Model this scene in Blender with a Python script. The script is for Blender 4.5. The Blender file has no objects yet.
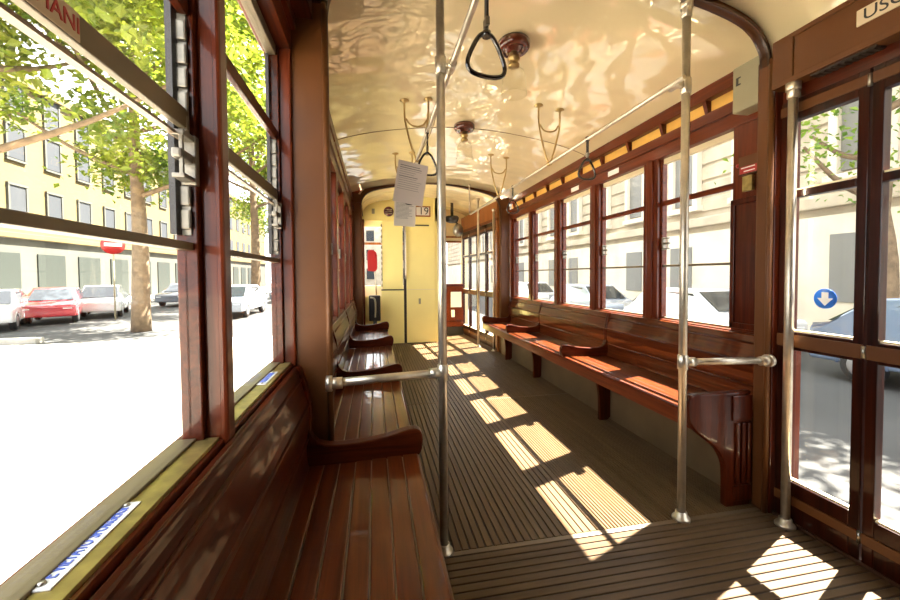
import bpy, bmesh, math, random
from mathutils import Vector, Matrix, Euler
random.seed(7)
S = bpy.context.scene
COL = S.collection
PI = math.pi

# ------------------------------------------------------------------ materials
MATS = {}
def new_mat(name):
    m = bpy.data.materials.new(name); m.use_nodes = True
    nt = m.node_tree
    b = nt.nodes['Principled BSDF']
    MATS[name] = m
    return m, nt, b

def lin(c):
    return tuple(((v/12.92) if v <= .04045 else ((v+.055)/1.055)**2.4) for v in c)

def plain(name, col, rough=.5, metal=0., coat=0., noise=0., scale=8., bump=0., bscale=60., coat_rough=.05, spec=None):
    m, nt, b = new_mat(name)
    b.inputs['Base Color'].default_value = (*col, 1)
    b.inputs['Roughness'].default_value = rough
    b.inputs['Metallic'].default_value = metal
    b.inputs['Coat Weight'].default_value = coat
    b.inputs['Coat Roughness'].default_value = coat_rough
    if spec is not None: b.inputs['Specular IOR Level'].default_value = spec
    if noise or bump:
        tc = nt.nodes.new('ShaderNodeTexCoord')
    if noise:
        n = nt.nodes.new('ShaderNodeTexNoise'); n.inputs['Scale'].default_value = scale; n.inputs['Detail'].default_value = 5
        nt.links.new(tc.outputs['Object'], n.inputs['Vector'])
        r = nt.nodes.new('ShaderNodeValToRGB')
        r.color_ramp.elements[0].position = .3; r.color_ramp.elements[1].position = .7
        r.color_ramp.elements[0].color = (*[max(0, c*(1-noise)) for c in col], 1)
        r.color_ramp.elements[1].color = (*[min(1, c*(1+noise)) for c in col], 1)
        nt.links.new(n.outputs['Fac'], r.inputs['Fac']); nt.links.new(r.outputs['Color'], b.inputs['Base Color'])
    if bump:
        n2 = nt.nodes.new('ShaderNodeTexNoise'); n2.inputs['Scale'].default_value = bscale; n2.inputs['Detail'].default_value = 2
        nt.links.new(tc.outputs['Object'], n2.inputs['Vector'])
        bp = nt.nodes.new('ShaderNodeBump'); bp.inputs['Strength'].default_value = 1; bp.inputs['Distance'].default_value = bump
        nt.links.new(n2.outputs['Fac'], bp.inputs['Height']); nt.links.new(bp.outputs['Normal'], b.inputs['Normal'])
        if coat: nt.links.new(bp.outputs['Normal'], b.inputs['Coat Normal'])
    return m

def wood(name, dark, light, axis='Y', rough=.35, coat=.38, coat_rough=.08, scale=1., spec=.12):
    m, nt, b = new_mat(name)
    b.inputs['Specular IOR Level'].default_value = spec
    tc = nt.nodes.new('ShaderNodeTexCoord'); mp = nt.nodes.new('ShaderNodeMapping')
    s = {'X': (1.2, 26, 26), 'Y': (26, 1.2, 26), 'Z': (26, 26, 1.2)}[axis]
    mp.inputs['Scale'].default_value = [v*scale for v in s]
    nt.links.new(tc.outputs['Object'], mp.inputs['Vector'])
    n = nt.nodes.new('ShaderNodeTexNoise'); n.inputs['Scale'].default_value = 1.6; n.inputs['Detail'].default_value = 7; n.inputs['Roughness'].default_value = .65
    n.inputs['Distortion'].default_value = .6
    nt.links.new(mp.outputs['Vector'], n.inputs['Vector'])
    r = nt.nodes.new('ShaderNodeValToRGB')
    r.color_ramp.elements[0].position = .32; r.color_ramp.elements[1].position = .72
    r.color_ramp.elements[0].color = (*dark, 1); r.color_ramp.elements[1].color = (*light, 1)
    nt.links.new(n.outputs['Fac'], r.inputs['Fac']); nt.links.new(r.outputs['Color'], b.inputs['Base Color'])
    b.inputs['Roughness'].default_value = rough
    b.inputs['Coat Weight'].default_value = coat; b.inputs['Coat Roughness'].default_value = coat_rough
    # gentle unevenness of the old varnish
    n2 = nt.nodes.new('ShaderNodeTexNoise'); n2.inputs['Scale'].default_value = 14; n2.inputs['Detail'].default_value = 1
    nt.links.new(tc.outputs['Object'], n2.inputs['Vector'])
    bp = nt.nodes.new('ShaderNodeBump'); bp.inputs['Strength'].default_value = 1; bp.inputs['Distance'].default_value = .0015
    nt.links.new(n2.outputs['Fac'], bp.inputs['Height'])
    nt.links.new(bp.outputs['Normal'], b.inputs['Coat Normal'])
    return m

MAH = ((.024, .0032, .0009), (.100, .0160, .0036))
wood('mahogany', *MAH, 'Y')
wood('mahogany_upright', *MAH, 'Z', coat=.22)
wood('mahogany_cross', *MAH, 'X', coat=.3)
wood('door_wood_shaded', (.009, .0013, .0004), (.042, .0062, .0015), 'Z', coat=.3)  # mahogany darkened: the shade on the backlit doors is put into the colour
wood('seat_wood', (.038, .0064, .0015), (.138, .031, .0066), 'Y', rough=.28, coat=.55, coat_rough=.05)
wood('red_wood', (.070, .0110, .0032), (.165, .032, .0085), 'Y', rough=.35, coat=.35)
wood('red_wood_upright', (.062, .0095, .003), (.150, .028, .0078), 'Z', rough=.35, coat=.35)
wood('warm_wood', (.20, .062, .014), (.36, .125, .032), 'Z', rough=.4, coat=.4)
wood('floor_slats', (.080, .047, .022), (.135, .084, .043), 'Y', rough=.42, coat=.0, scale=.8)
wood('floor_slats_cross', (.066, .039, .019), (.112, .070, .037), 'X', rough=.42, coat=.0, scale=.8)
plain('floor_groove', (.022, .014, .009), .8)
plain('brown_paint', (.105, .037, .0095), .45, coat=.12, noise=.12, scale=3, coat_rough=.25, spec=.25)
plain('brown_trim', (.045, .014, .005), .4, coat=.3, coat_rough=.2)
plain('riser_paint', (.12, .075, .036), .5, noise=.2, scale=5)
plain('ceiling_paint', (.84, .71, .43), .35, coat=1., coat_rough=.015, bump=.045, bscale=1.9)
MATS['ceiling_paint'].node_tree.nodes['Principled BSDF'].inputs['Coat IOR'].default_value = 1.9
plain('cream_paint', (.78, .66, .42), .45, noise=.04)
plain('vent_paint', (.78, .44, .09), .5, noise=.1, scale=10)
plain('cab_yellow', (.88, .75, .28), .4, coat=.3, noise=.03, scale=3)
plain('dark_gap', (.02, .012, .008), .6)
plain('aluminium', (.62, .56, .46), .34, metal=.85, noise=.12, scale=25)
plain('steel', (.38, .36, .32), .3, metal=1., noise=.15, scale=40)
plain('dull_steel', (.22, .20, .165), .4, metal=.6, noise=.2, scale=40)
plain('brass', (.34, .26, .085), .38, metal=.7, noise=.35, scale=30)
plain('brass_worn', (.50, .36, .15), .35, metal=.8)
plain('sash_metal', (.16, .125, .075), .45, metal=.35, noise=.15)
plain('glint_and_line', (.22, .15, .09), .35)  # in the seats it paints slat-edge glints; elsewhere seam, wire and string
plain('black_rubber', (.012, .010, .010), .5, coat=.1)
plain('black_gloss', (.010, .006, .006), .15, coat=.6)
plain('amber_base', (.11, .018, .008), .2, coat=.8)
plain('white_enamel', (.82, .83, .86), .2, coat=.5)
plain('blue_ink', (.10, .16, .60), .4)
plain('red_ink', (.50, .03, .03), .4)
plain('black_ink', (.012, .012, .012), .5)
plain('grey_ink', (.18, .17, .17), .7)
plain('paper', (.70, .65, .58), .8, noise=.03)
plain('paper_lilac', (.60, .53, .50), .8, noise=.03)
plain('sticker_cream', (.62, .50, .34), .6)
plain('sign_blue', (.015, .17, .72), .4)
plain('sign_white', (.85, .85, .83), .4)
plain('signal_red', (.36, .012, .010), .4)
plain('box_grey', (.30, .27, .17), .45, noise=.08, scale=6)
plain('maroon', (.10, .02, .03), .4)
# exterior
plain('paving', (.44, .40, .34), .85, noise=.12, scale=1.2)
plain('asphalt', (.034, .034, .033), .85, noise=.2, scale=.8)
plain('kerb_stone', (.34, .32, .28), .8, noise=.1, scale=2)
plain('plinth_wall', (.042, .042, .033), .85, noise=.15, scale=.6)
plain('ochre_wall', (.088, .064, .018), .85, noise=.10, scale=.5)
plain('stone', (.40, .34, .26), .85, noise=.22, scale=.9)
plain('stone_light', (.55, .49, .40), .85, noise=.12, scale=.8)
plain('window_grey', (.030, .033, .038), .6, spec=.2)
plain('window_pale', (.16, .155, .145), .6)
plain('shop_dark', (.020, .024, .021), .6, spec=.2)
plain('bark', (.14, .095, .055), .9, noise=.35, scale=6)
plain('tyre', (.012, .012, .012), .7)
plain('hub', (.4, .4, .42), .3, metal=.8)
plain('car_glass', (.02, .025, .03), .08, coat=.5)
for n, c in (('car_red', (.42, .035, .045)), ('car_white', (.55, .55, .55)), ('car_silver', (.28, .31, .36)),
             ('car_grey', (.12, .13, .15)), ('car_blue', (.10, .14, .22))):
    plain(n, c, .25, coat=1., coat_rough=.03)
plain('lamp_red', (.35, .02, .02), .2, coat=.5)
plain('head_lamp', (.7, .7, .7), .1, coat=.5)

def leaf_mat(name, c1, c2):
    m, nt, b = new_mat(name)
    tc = nt.nodes.new('ShaderNodeTexCoord')
    n = nt.nodes.new('ShaderNodeTexNoise'); n.inputs['Scale'].default_value = .8; n.inputs['Detail'].default_value = 6
    nt.links.new(tc.outputs['Object'], n.inputs['Vector'])
    r = nt.nodes.new('ShaderNodeValToRGB')
    r.color_ramp.elements[0].position = .35; r.color_ramp.elements[1].position = .65
    r.color_ramp.elements[0].color = (*c1, 1); r.color_ramp.elements[1].color = (*c2, 1)
    nt.links.new(n.outputs['Fac'], r.inputs['Fac'])
    nt.links.new(r.outputs['Color'], b.inputs['Base Color'])
    b.inputs['Roughness'].default_value = .45
    tr = nt.nodes.new('ShaderNodeBsdfTranslucent')
    nt.links.new(r.outputs['Color'], tr.inputs['Color'])
    mx = nt.nodes.new('ShaderNodeMixShader'); mx.inputs[0].default_value = .5
    nt.links.new(b.outputs[0], mx.inputs[1]); nt.links.new(tr.outputs[0], mx.inputs[2])
    nt.links.new(mx.outputs[0], nt.nodes['Material Output'].inputs['Surface'])
    return m
leaf_mat('leaf', (.085, .150, .012), (.26, .30, .025))
leaf_mat('leaf_dark', (.06, .15, .015), (.22, .32, .03))

def glass_mat(name, tint, refl=.10):
    m, nt, b = new_mat(name)
    nt.nodes.remove(b)
    t = nt.nodes.new('ShaderNodeBsdfTransparent'); t.inputs['Color'].default_value = (*tint, 1)
    g = nt.nodes.new('ShaderNodeBsdfGlossy'); g.inputs['Roughness'].default_value = .02
    lw = nt.nodes.new('ShaderNodeLayerWeight'); lw.inputs['Blend'].default_value = .5
    pw = nt.nodes.new('ShaderNodeMath'); pw.operation = 'POWER'; pw.inputs[1].default_value = 4.5
    ml = nt.nodes.new('ShaderNodeMath'); ml.operation = 'MULTIPLY_ADD'; ml.inputs[1].default_value = .45; ml.inputs[2].default_value = .022
    mx = nt.nodes.new('ShaderNodeMixShader')
    nt.links.new(lw.outputs['Facing'], pw.inputs[0]); nt.links.new(pw.outputs[0], ml.inputs[0]); nt.links.new(ml.outputs[0], mx.inputs[0])
    nt.links.new(t.outputs[0], mx.inputs[1]); nt.links.new(g.outputs[0], mx.inputs[2])
    nt.links.new(mx.outputs[0], nt.nodes['Material Output'].inputs['Surface'])
    return m
glass_mat('pane', (.97, .97, .955))
glass_mat('clear_glass', (.985, .98, .96))

# ------------------------------------------------------------------ mesh helpers
ORG = {}          # world location of each root
class MB:
    def __init__(self): self.bm = bmesh.new(); self.mi = 0
    def _merge(self, tmp, smooth=None):
        me = bpy.data.meshes.new('t'); tmp.to_mesh(me); tmp.free()
        n0 = len(self.bm.faces)
        self.bm.from_mesh(me); bpy.data.meshes.remove(me)
        self.bm.faces.ensure_lookup_table()
        for f in self.bm.faces[n0:]:
            f.material_index = self.mi
            if smooth is not None: f.smooth = smooth
    def box(self, x0, x1, y0, y1, z0, z1, bev=0., seg=2, M=None):
        t = bmesh.new()
        v = [t.verts.new((x, y, z)) for x in (x0, x1) for y in (y0, y1) for z in (z0, z1)]
        for q in ((0,1,3,2),(4,6,7,5),(0,4,5,1),(2,3,7,6),(0,2,6,4),(1,5,7,3)): t.faces.new([v[i] for i in q])
        if bev:
            b = min(bev, abs(x1-x0)*.45, abs(y1-y0)*.45, abs(z1-z0)*.45)
            bmesh.ops.bevel(t, geom=list(t.edges), offset=b, segments=seg, profile=.6, affect='EDGES')
        if M is not None: t.transform(M)
        bmesh.ops.recalc_face_normals(t, faces=list(t.faces))
        self._merge(t); return self
    def prism(self, poly, axis, a, b, bev=0., seg=2, M=None):
        """poly: 2D outline. axis 'Y': (x,z) extruded a..b along y; 'X': (y,z); 'Z': (x,y)."""
        t = bmesh.new()
        def P(p, d): return {'Y': (p[0], d, p[1]), 'X': (d, p[0], p[1]), 'Z': (p[0], p[1], d)}[axis]
        A = [t.verts.new(P(p, a)) for p in poly]; B = [t.verts.new(P(p, b)) for p in poly]
        t.faces.new(A); t.faces.new(list(reversed(B)))
        n = len(poly)
        for i in range(n): t.faces.new((A[i], B[i], B[(i+1) % n], A[(i+1) % n]))
        bmesh.ops.recalc_face_normals(t, faces=list(t.faces))
        if bev:
            ed = [e for e in t.edges if len(e.link_faces) == 2 and e.calc_face_angle(0) > .6]
            bmesh.ops.bevel(t, geom=ed, offset=bev, segments=seg, profile=.6, affect='EDGES')
        if M is not None: t.transform(M)
        self._merge(t); return self
    def tube(self, pts, r, seg=12, closed=False, caps=True):
        t = bmesh.new(); pts = [Vector(p) for p in pts]; n = len(pts)
        rr = r if isinstance(r, (list, tuple)) else [r]*n
        rings = []; up = None
        for i, p in enumerate(pts):
            if closed: d = pts[(i+1) % n] - pts[i-1]
            else: d = pts[min(i+1, n-1)] - pts[max(i-1, 0)]
            d.normalize()
            if up is None:
                up = Vector((0,0,1)) if abs(d.z) < .9 else Vector((1,0,0))
            u = (up - d*up.dot(d)).normalized(); w = d.cross(u); up = u
            rings.append([t.verts.new(p + (u*math.cos(k*2*PI/seg) + w*math.sin(k*2*PI/seg))*rr[i]) for k in range(seg)])
        m = n if closed else n-1
        for i in range(m):
            a, b = rings[i], rings[(i+1) % n]
            off = 0
            if closed and i == n-1:
                off = min(range(seg), key=lambda o: (a[0].co - b[o].co).length)
            for k in range(seg): t.faces.new((a[k], a[(k+1) % seg], b[(k+1+off) % seg], b[(k+off) % seg]))
        if caps and not closed:
            t.faces.new(list(reversed(rings[0]))); t.faces.new(rings[-1])
        for f in t.faces: f.smooth = len(f.verts) == 4
        bmesh.ops.recalc_face_normals(t, faces=list(t.faces))
        self._merge(t); return self
    def lathe(self, prof, c=(0,0,0), seg=24, M=None):
        """prof: list of (r, z) around the vertical axis through c."""
        t = bmesh.new(); rings = []
        for r, z in prof:
            if r < 1e-6: rings.append([t.verts.new((0,0,z))])
            else: rings.append([t.verts.new((r*math.cos(k*2*PI/seg), r*math.sin(k*2*PI/seg), z)) for k in range(seg)])
        for a, b in zip(rings, rings[1:]):
            for k in range(seg):
                q = [a[k % len(a)], a[(k+1) % len(a)], b[(k+1) % len(b)], b[k % len(b)]]
                q2 = []
                for v in q:
                    if v not in q2: q2.append(v)
                if len(q2) > 2:
                    try: t.faces.new(q2)
                    except ValueError: pass
        for f in t.faces: f.smooth = True
        bmesh.ops.recalc_face_normals(t, faces=list(t.faces))
        if M is not None: t.transform(M)
        t.transform(Matrix.Translation(c))
        self._merge(t); return self
    def strip(self, prof, y0, y1, axis='Y'):
        """an open profile extruded as a sheet (used inside thick shells only)"""
        t = bmesh.new()
        A = [t.verts.new((p[0], y0, p[1])) for p in prof]; B = [t.verts.new((p[0], y1, p[1])) for p in prof]
        for i in range(len(prof)-1): t.faces.new((A[i], A[i+1], B[i+1], B[i]))
        for f in t.faces: f.smooth = True
        self._merge(t); return self
    def build(self, name, mats, parent=None, loc=None, sharp=True):
        me = bpy.data.meshes.new(name)
        o = bpy.data.objects.new(name, me)
        org = Vector((0,0,0))
        if parent is not None: org = ORG[parent.name]
        elif loc is not None: org = Vector(loc)
        self.bm.transform(Matrix.Translation(-org))
        self.bm.to_mesh(me); self.bm.free()
        for m in (mats if isinstance(mats, (list, tuple)) else [mats]): me.materials.append(MATS[m])
        COL.objects.link(o)
        if parent is not None: o.parent = parent
        else: o.location = org
        ORG[o.name] = org
        return o

def tag(o, label, cat, group=None, kind=None):
    o['label'] = label; o['category'] = cat
    if group: o['group'] = group
    if kind: o['kind'] = kind
    return o
def thing(name, loc, label, cat, group=None, kind=None):
    o = bpy.data.objects.new(name, None); COL.objects.link(o); o.location = loc
    o.empty_display_size = .05
    ORG[o.name] = Vector(loc)
    return tag(o, label, cat, group, kind)
def copy_tree(o, parent=None):
    c = o.copy(); COL.objects.link(c)
    if parent is not None: c.parent = parent
    for ch in list(o.children): copy_tree(ch, c)
    return c
def dup(o, loc, label, rotz=None):
    c = copy_tree(o); c.location = loc; c['label'] = label
    if rotz is not None: c.rotation_euler = (0, 0, rotz)
    ORG[c.name] = Vector(loc)
    return c
def struct(mb, name, mats, label, cat, parent=None):
    o = mb.build(name, mats, parent)
    if parent is None: tag(o, label, cat, kind='structure')
    return o
def text(name, body, size, origin, xdir, ydir, mat, parent, label=None, align='CENTER', width=None, depth=.0006):
    cu = bpy.data.curves.new(name, 'FONT'); cu.body = body; cu.size = size; cu.extrude = depth
    cu.align_x = align; cu.align_y = 'CENTER'
    cu.materials.append(MATS[mat])
    o = bpy.data.objects.new(name, cu); COL.objects.link(o); o.parent = parent
    x = Vector(xdir); y = Vector(ydir); z = x.cross(y)
    M = Matrix((x, y, z)).transposed().to_4x4()
    M.translation = Vector(origin) - ORG[parent.name]
    if width:
        bpy.context.view_layer.update()
        w = o.dimensions.x
        if w > 1e-4: M = M @ Matrix.Scale(width/w, 4, (1,0,0))
    bpy.context.view_layer.update()
    me = bpy.data.meshes.new_from_object(o.evaluated_get(bpy.context.evaluated_depsgraph_get()))
    o2 = bpy.data.objects.new(name, me); COL.objects.link(o2); o2.parent = parent
    bpy.data.objects.remove(o); o = o2; o.name = name
    o.matrix_local = M
    if label: o['label'] = label
    return o

# ------------------------------------------------------------------ key dimensions (metres; y runs forward through the car)
XL, XR = -.285, 1.895          # inner faces of the side walls
GL, GR = -.335, 1.940          # glass
PL, PR = -.155, 1.745          # portal opening
CX = .795
P1, P2 = (1.43, 1.495), (5.19, 5.26)
BACK, FRONT = -2.6, 7.05
def mir(x): return 2*CX - x    # mirror across the car's centre line
SILL, MID, BAR, HEAD = .805, 1.155, 1.56, 1.875

# ------------------------------------------------------------------ floor
def ribs(mb, lo, hi, a, b, pitch, along, h=.005, gap=.006):
    """rounded ridges on a base sheet"""
    n = int(round((hi-lo)/pitch)); p = (hi-lo)/n
    t = bmesh.new()
    for i in range(n):
        u0 = lo+i*p+gap/2; u1 = lo+(i+1)*p-gap/2; c = gap*.35
        prof = [(u0, -h), (u0+c*.3, -c*.5), (u0+c, 0), (u1-c, 0), (u1-c*.3, -c*.5), (u1, -h)]
        def V(q, d): return (q[0], d, q[1]) if along == 'Y' else (d, q[0], q[1])
        A = [t.verts.new(V(q, a)) for q in prof]; B = [t.verts.new(V(q, b)) for q in prof]
        for k in range(5): t.faces.new((A[k], A[k+1], B[k+1], B[k]))
        t.faces.new(A); t.faces.new(B[::-1])
    bmesh.ops.recalc_face_normals(t, faces=list(t.faces))
    mb._merge(t)
m = MB()
m.mi = 2; m.box(-.34, 1.97, BACK, FRONT+.1, -.06, -.005)
m.mi = 0
for y0, y1 in ((1.475, 3.255), (3.275, 4.37), (4.38, 7.0)):
    ribs(m, -.30, .96, y0, y1, .0330, 'Y')
    ribs(m, .96, 1.86, y0, y1, .0170, 'Y', gap=.005)
m.mi = 1
ribs(m, BACK+.05, 1.445, -.30, 1.80, .0345, 'X', gap=.006)
m.mi = 3
m.box(-.30, 1.80, 1.448, 1.472, -.01, .0005, .002)
m.box(-.30, 1.80, 3.258, 3.272, -.01, .0, .001); m.box(-.30, 1.80, 4.372, 4.378, -.01, .0, .001)
struct(m, 'floor', ['floor_slats', 'floor_slats_cross', 'floor_groove', 'riser_paint'], 'brown ribbed tram floor with slats running along the aisle and across the doorway', 'floor')

# ------------------------------------------------------------------ ceiling
half_arch = [(1.73, 2.03), (1.722, 2.085), (1.705, 2.125), (1.67, 2.17), (1.61, 2.21), (1.51, 2.243), (1.356, 2.277), (1.15, 2.314), (.97, 2.335), (.79, 2.343)]
half_plat = [(1.765, 2.07), (1.755, 2.12), (1.73, 2.16), (1.68, 2.21), (1.61, 2.248), (1.50, 2.283), (1.35, 2.313), (1.15, 2.347), (.97, 2.365), (.79, 2.373)]
half_sal = [(1.93, 2.165), (1.85, 2.20), (1.72, 2.24), (1.55, 2.28), (1.35, 2.313), (1.15, 2.338), (.97, 2.352), (.79, 2.357)]
def widen(h, k): return [(CX+(x-.79)*k, z) for x, z in h]
half_arch = widen(half_arch, .95/.94); half_plat = widen(half_plat, 1.0); half_sal = widen(half_sal, 1.0)
def full(h): return h + [(mir(x), z) for x, z in reversed(h[:-1])]
def smoothp(P, k=4):
    out = []
    for i in range(len(P)-1):
        p0, p1, p2, p3 = P[max(i-1,0)], P[i], P[i+1], P[min(i+2,len(P)-1)]
        for j in range(k):
            t = j/k
            out.append(tuple(.5*((2*p1[d]) + (-p0[d]+p2[d])*t + (2*p0[d]-5*p1[d]+4*p2[d]-p3[d])*t*t + (-p0[d]+3*p1[d]-3*p2[d]+p3[d])*t**3) for d in range(len(p1))))
    out.append(P[-1]); return out
def shell(mb, half, y0, y1):
    p = smoothp(full(half), 4)
    outer = [(CX+(x-CX)*1.03, z+.05) for x, z in p]
    poly = p + outer[::-1]
    t = bmesh.new(); n = len(p)
    rows = []
    ny = max(2, int((y1-y0)/.35))
    for j in range(ny+1):
        y = y0+(y1-y0)*j/ny
        rows.append(([t.verts.new((x, y, z)) for x, z in p], [t.verts.new((x, y, z)) for x, z in outer]))
    for j in range(ny):
        for s in (0, 1):
            a, b = rows[j][s], rows[j+1][s]
            for i in range(n-1): t.faces.new((a[i], a[i+1], b[i+1], b[i]))
        for i in (0, n-1):
            t.faces.new((rows[j][0][i], rows[j+1][0][i], rows[j+1][1][i], rows[j][1][i]))
    for j in (0, ny):
        for i in range(n-1): t.faces.new((rows[j][0][i], rows[j][0][i+1], rows[j][1][i+1], rows[j][1][i]))
    bmesh.ops.recalc_face_normals(t, faces=list(t.faces))
    for f in t.faces: f.smooth = True
    mb._merge(t)
m = MB()
shell(m, half_plat, BACK, P1[0]+.03); shell(m, half_sal, P1[0]+.03, P2[0]+.03); shell(m, half_plat, P2[0]+.03, FRONT+.1)
m.mi = 1
seam = [(x, 3.235, z-.001) for x, z in smoothp(full(half_sal), 3)]
m.tube(seam, .0035, 6)
struct(m, 'ceiling', ['ceiling_paint', 'glint_and_line'], 'glossy cream painted barrel ceiling with a thin cross seam', 'ceiling')

# ------------------------------------------------------------------ portal frames
def portal(name, y0, y1, label):
    arch = smoothp(full(half_arch), 4)
    inner = [(PR, .0)] + arch + [(PL, .0)]
    o = MB()
    # posts
    for s in (0, 1):
        x0, x1 = (PR, 1.885) if s == 0 else (XL+.004, PL)
        o.box(x0, x1, y0, y1, .0, 2.06, .008)
        xe = PR if s == 0 else PL
        o.tube([(xe+(.006 if s == 0 else -.006), y0+.004, 0), (xe+(.006 if s == 0 else -.006), y0+.004, 2.03)], .012, 10)
    out = [(1.885, 2.03), (1.885, 2.20)] + [(x+.0, z+.05) for x, z in smoothp(full(half_plat), 4)][4:-4] + [(mir(1.885), 2.20), (mir(1.885), 2.03)]
    # arch web between the opening and the ceiling
    poly = arch + out[::-1]
    o.prism(poly, 'Y', y0+.022, y1-.022)
    root = o.build(name, 'brown_paint'); tag(root, label, 'trim', kind='structure')
    a = MB()
    t = [(x, z) for x, z in arch]
    off = []
    for i, (x, z) in enumerate(t):
        x0, z0 = t[max(i-1, 0)]; x1, z1 = t[min(i+1, len(t)-1)]
        dx, dz = x1-x0, z1-z0; L = math.hypot(dx, dz)
        off.append((x+dz/L*.013, z-dx/L*.013))
    a.prism(t + off[::-1], 'Y', y0+.012, y1-.012)
    a.build('arch_moulding', 'brown_trim', root)
    return root
ORG['dummy'] = Vector((0,0,0))
portal('trim_1', *P1, 'brown portal frame with arched top around the near end of the saloon')
portal('trim_2', *P2, 'brown portal frame with arched top in front of the driver platform')

# ------------------------------------------------------------------ side walls
WR = [(1.75+.7*k, 1.75+.7*k+(.56 if k < 4 else .50)) for k in range(5)]        # saloon windows, window side facing the sun
WLn = [(.188, .782), (.822, 1.414)]      # by the near bench
WLs = WR

def wall(side, y0, y1, wins, name, label, header=True):
    """side +1 = wall at larger x.  Posts, lower wall, sill, header rails and ventilator band of one stretch of wall."""
    f = (lambda x: x) if side > 0 else (lambda x: -.0 + (XL + XR) - x)
    def bx(mb, a, b, *r, **k):
        a, b = f(a), f(b); mb.box(min(a, b), max(a, b), *r, **k)
    m = MB(); T = .055
    bx(m, XR+.03, XR+.09, y0, y1, -.05, SILL-.02)                       # lower wall
    m.mi = 0
    edges = [y0] + [v for w in wins for v in w] + [y1]
    for i in range(0, len(edges), 2):
        if edges[i+1]-edges[i] > .01:
            bx(m, XR+.0, XR+T, edges[i], edges[i+1], SILL-.02, 2.0)
            if edges[i+1]-edges[i] < .25:      # mullion moulding
                c = (edges[i]+edges[i+1])/2; h = (edges[i+1]-edges[i])/2
                bx(m, XR-.012, XR+.03, c-h*(.42 if side > 0 else .98), c+h*(.42 if side > 0 else .98), SILL-.02, HEAD+.02, bev=.006)
    bx(m, XR-.004, XR+.085, y0, y1, SILL-.045, SILL-.008, bev=.004)      # sill board
    m.mi = 1
    bx(m, XR-.012, XR+.085, y0, y1, HEAD, 1.955, bev=.004)
    bx(m, XR-.028, XR+.085, y0, y1, 1.950, 2.012, bev=.006)
    bx(m, XR-.015, XR+.085, y0, y1, 2.098, 2.175, bev=.006)
    m.mi = 2
    bx(m, XR+.03, XR+.085, y0, y1, 2.005, 2.105)
    m.mi = 1
    y = y0+.12
    while y < y1-.03:
        m.prism([(f(XR-.012), 2.10), (f(XR+.035), 2.10), (f(XR+.035), 2.005), (f(XR+.018), 2.005)], 'Y', y-.012, y+.012)
        y += .35
    return struct(m, name, ['red_wood_upright', 'red_wood', 'vent_paint'], label, 'wall')

wall(+1, P1[1]-.03, P2[0]+.03, WR, 'wall_right', 'mahogany window wall of the saloon above the long sunlit bench')
wall(-1, P1[1]-.03, P2[0]+.03, WLs, 'wall_left_saloon', 'mahogany window wall behind the far row of seats beyond the brown post')
wall(-1, BACK, P1[0]+.02, WLn, 'wall_left', 'dark mahogany window wall beside the nearest bench')  # stretch behind the viewer is windowless so the near bench gets less light

def window(side, n, y0, y1, label, mid=True, sash=False, latch=True, ratchet=False, strip=True, rail_mat='red_wood', wide=.014, wl=None, wr=None):
    f = (lambda x: x) if side > 0 else (lambda x: (XL+XR) - x)
    def bx(mb, a, b, *r, **k):
        a, b = f(a), f(b); mb.box(min(a, b), max(a, b), *r, **k)
    r = thing('window_%d' % n, (f(XR+.04), (y0+y1)/2, SILL), label, 'window', kind='structure')
    fr = MB(); w = wide; wl = wl or w; wr = wr or w
    q0 = .024
    bx(fr, XR+q0, XR+.06, y0, y0+wl, SILL-.012, HEAD, bev=.003); bx(fr, XR+q0, XR+.06, y1-wr, y1, SILL-.012, HEAD, bev=.003)
    bx(fr, XR+.030, XR+.046, y0+wl, y1-wr, BAR, BAR+.034, bev=.003)
    fr.build('sash_frame', rail_mat, r)
    if strip:
        c = MB(); bx(c, XR+.03, XR+.06, y0+wl, y1-wr, HEAD-.035, HEAD, bev=.003); c.build('top_strip', 'cream_paint' if side > 0 else 'sash_metal', r)
    b = MB(); bx(b, XR+.032, XR+.058, y0+wl, y1-wr, MID-.007, MID+.007, bev=.002)
    bx(b, XR+.036, XR+.068, y0+wl, y1-wr, SILL-.030, SILL+.003, bev=.002)
    b.build('sash_bar', 'sash_metal', r)
    for z0, z1 in ((SILL+.003, MID-.007), (MID+.007, BAR), (BAR+.034, HEAD-(.035 if strip else 0))):
        p = MB(); bx(p, GR-.002, GR+.002, y0+wl, y1-wr, z0, z1); p.build('pane', 'pane', r)
    if sash:
        s = MB(); bx(s, XR+.034, XR+.047, y0+wl, y1-wr, 1.360, 1.394, bev=.002)
        sb = s.build('sliding_bar', 'sash_metal', r)
        s2 = MB(); bx(s2, XR+.034, XR+.046, y0+wl, y1-wr, 1.338, 1.343); s2.build('guide_wire', 'glint_and_line', r)
    if latch:
        l = MB(); yl = y1-wr; n0 = XR+.020
        bx(l, n0, n0+.024, yl-.012, yl+.002, 1.262, 1.348, bev=.002)
        bx(l, n0+.002, n0+.022, yl-.050, yl-.010, 1.336, 1.346, bev=.002); bx(l, n0+.002, n0+.022, yl-.050, yl-.010, 1.266, 1.274, bev=.002)
        bx(l, n0+.004, n0+.010, yl-.050, yl-.044, 1.27, 1.34, bev=.001)
        bx(l, n0+.004, n0+.020, yl-.056, yl-.010, 1.298, 1.314, bev=.004)
        l.build('latch', 'dull_steel', r)
    if ratchet:
        q = MB(); yl = y1-wr
        bx(q, XR+.034, XR+.048, yl-.004, yl+.002, 1.175, 1.56)
        for i in range(9):
            z = 1.185+.041*i
            bx(q, XR+.032, XR+.048, yl-.011, yl-.003, z, z+.034, bev=.003)
        q.build('ratchet_strip', 'dull_steel', r)
        q = MB(); bx(q, XR+.050, XR+.060, yl-.020, yl+.001, 1.175, HEAD-.04); q.build('draught_strip', 'black_rubber', r)
    return r
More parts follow.
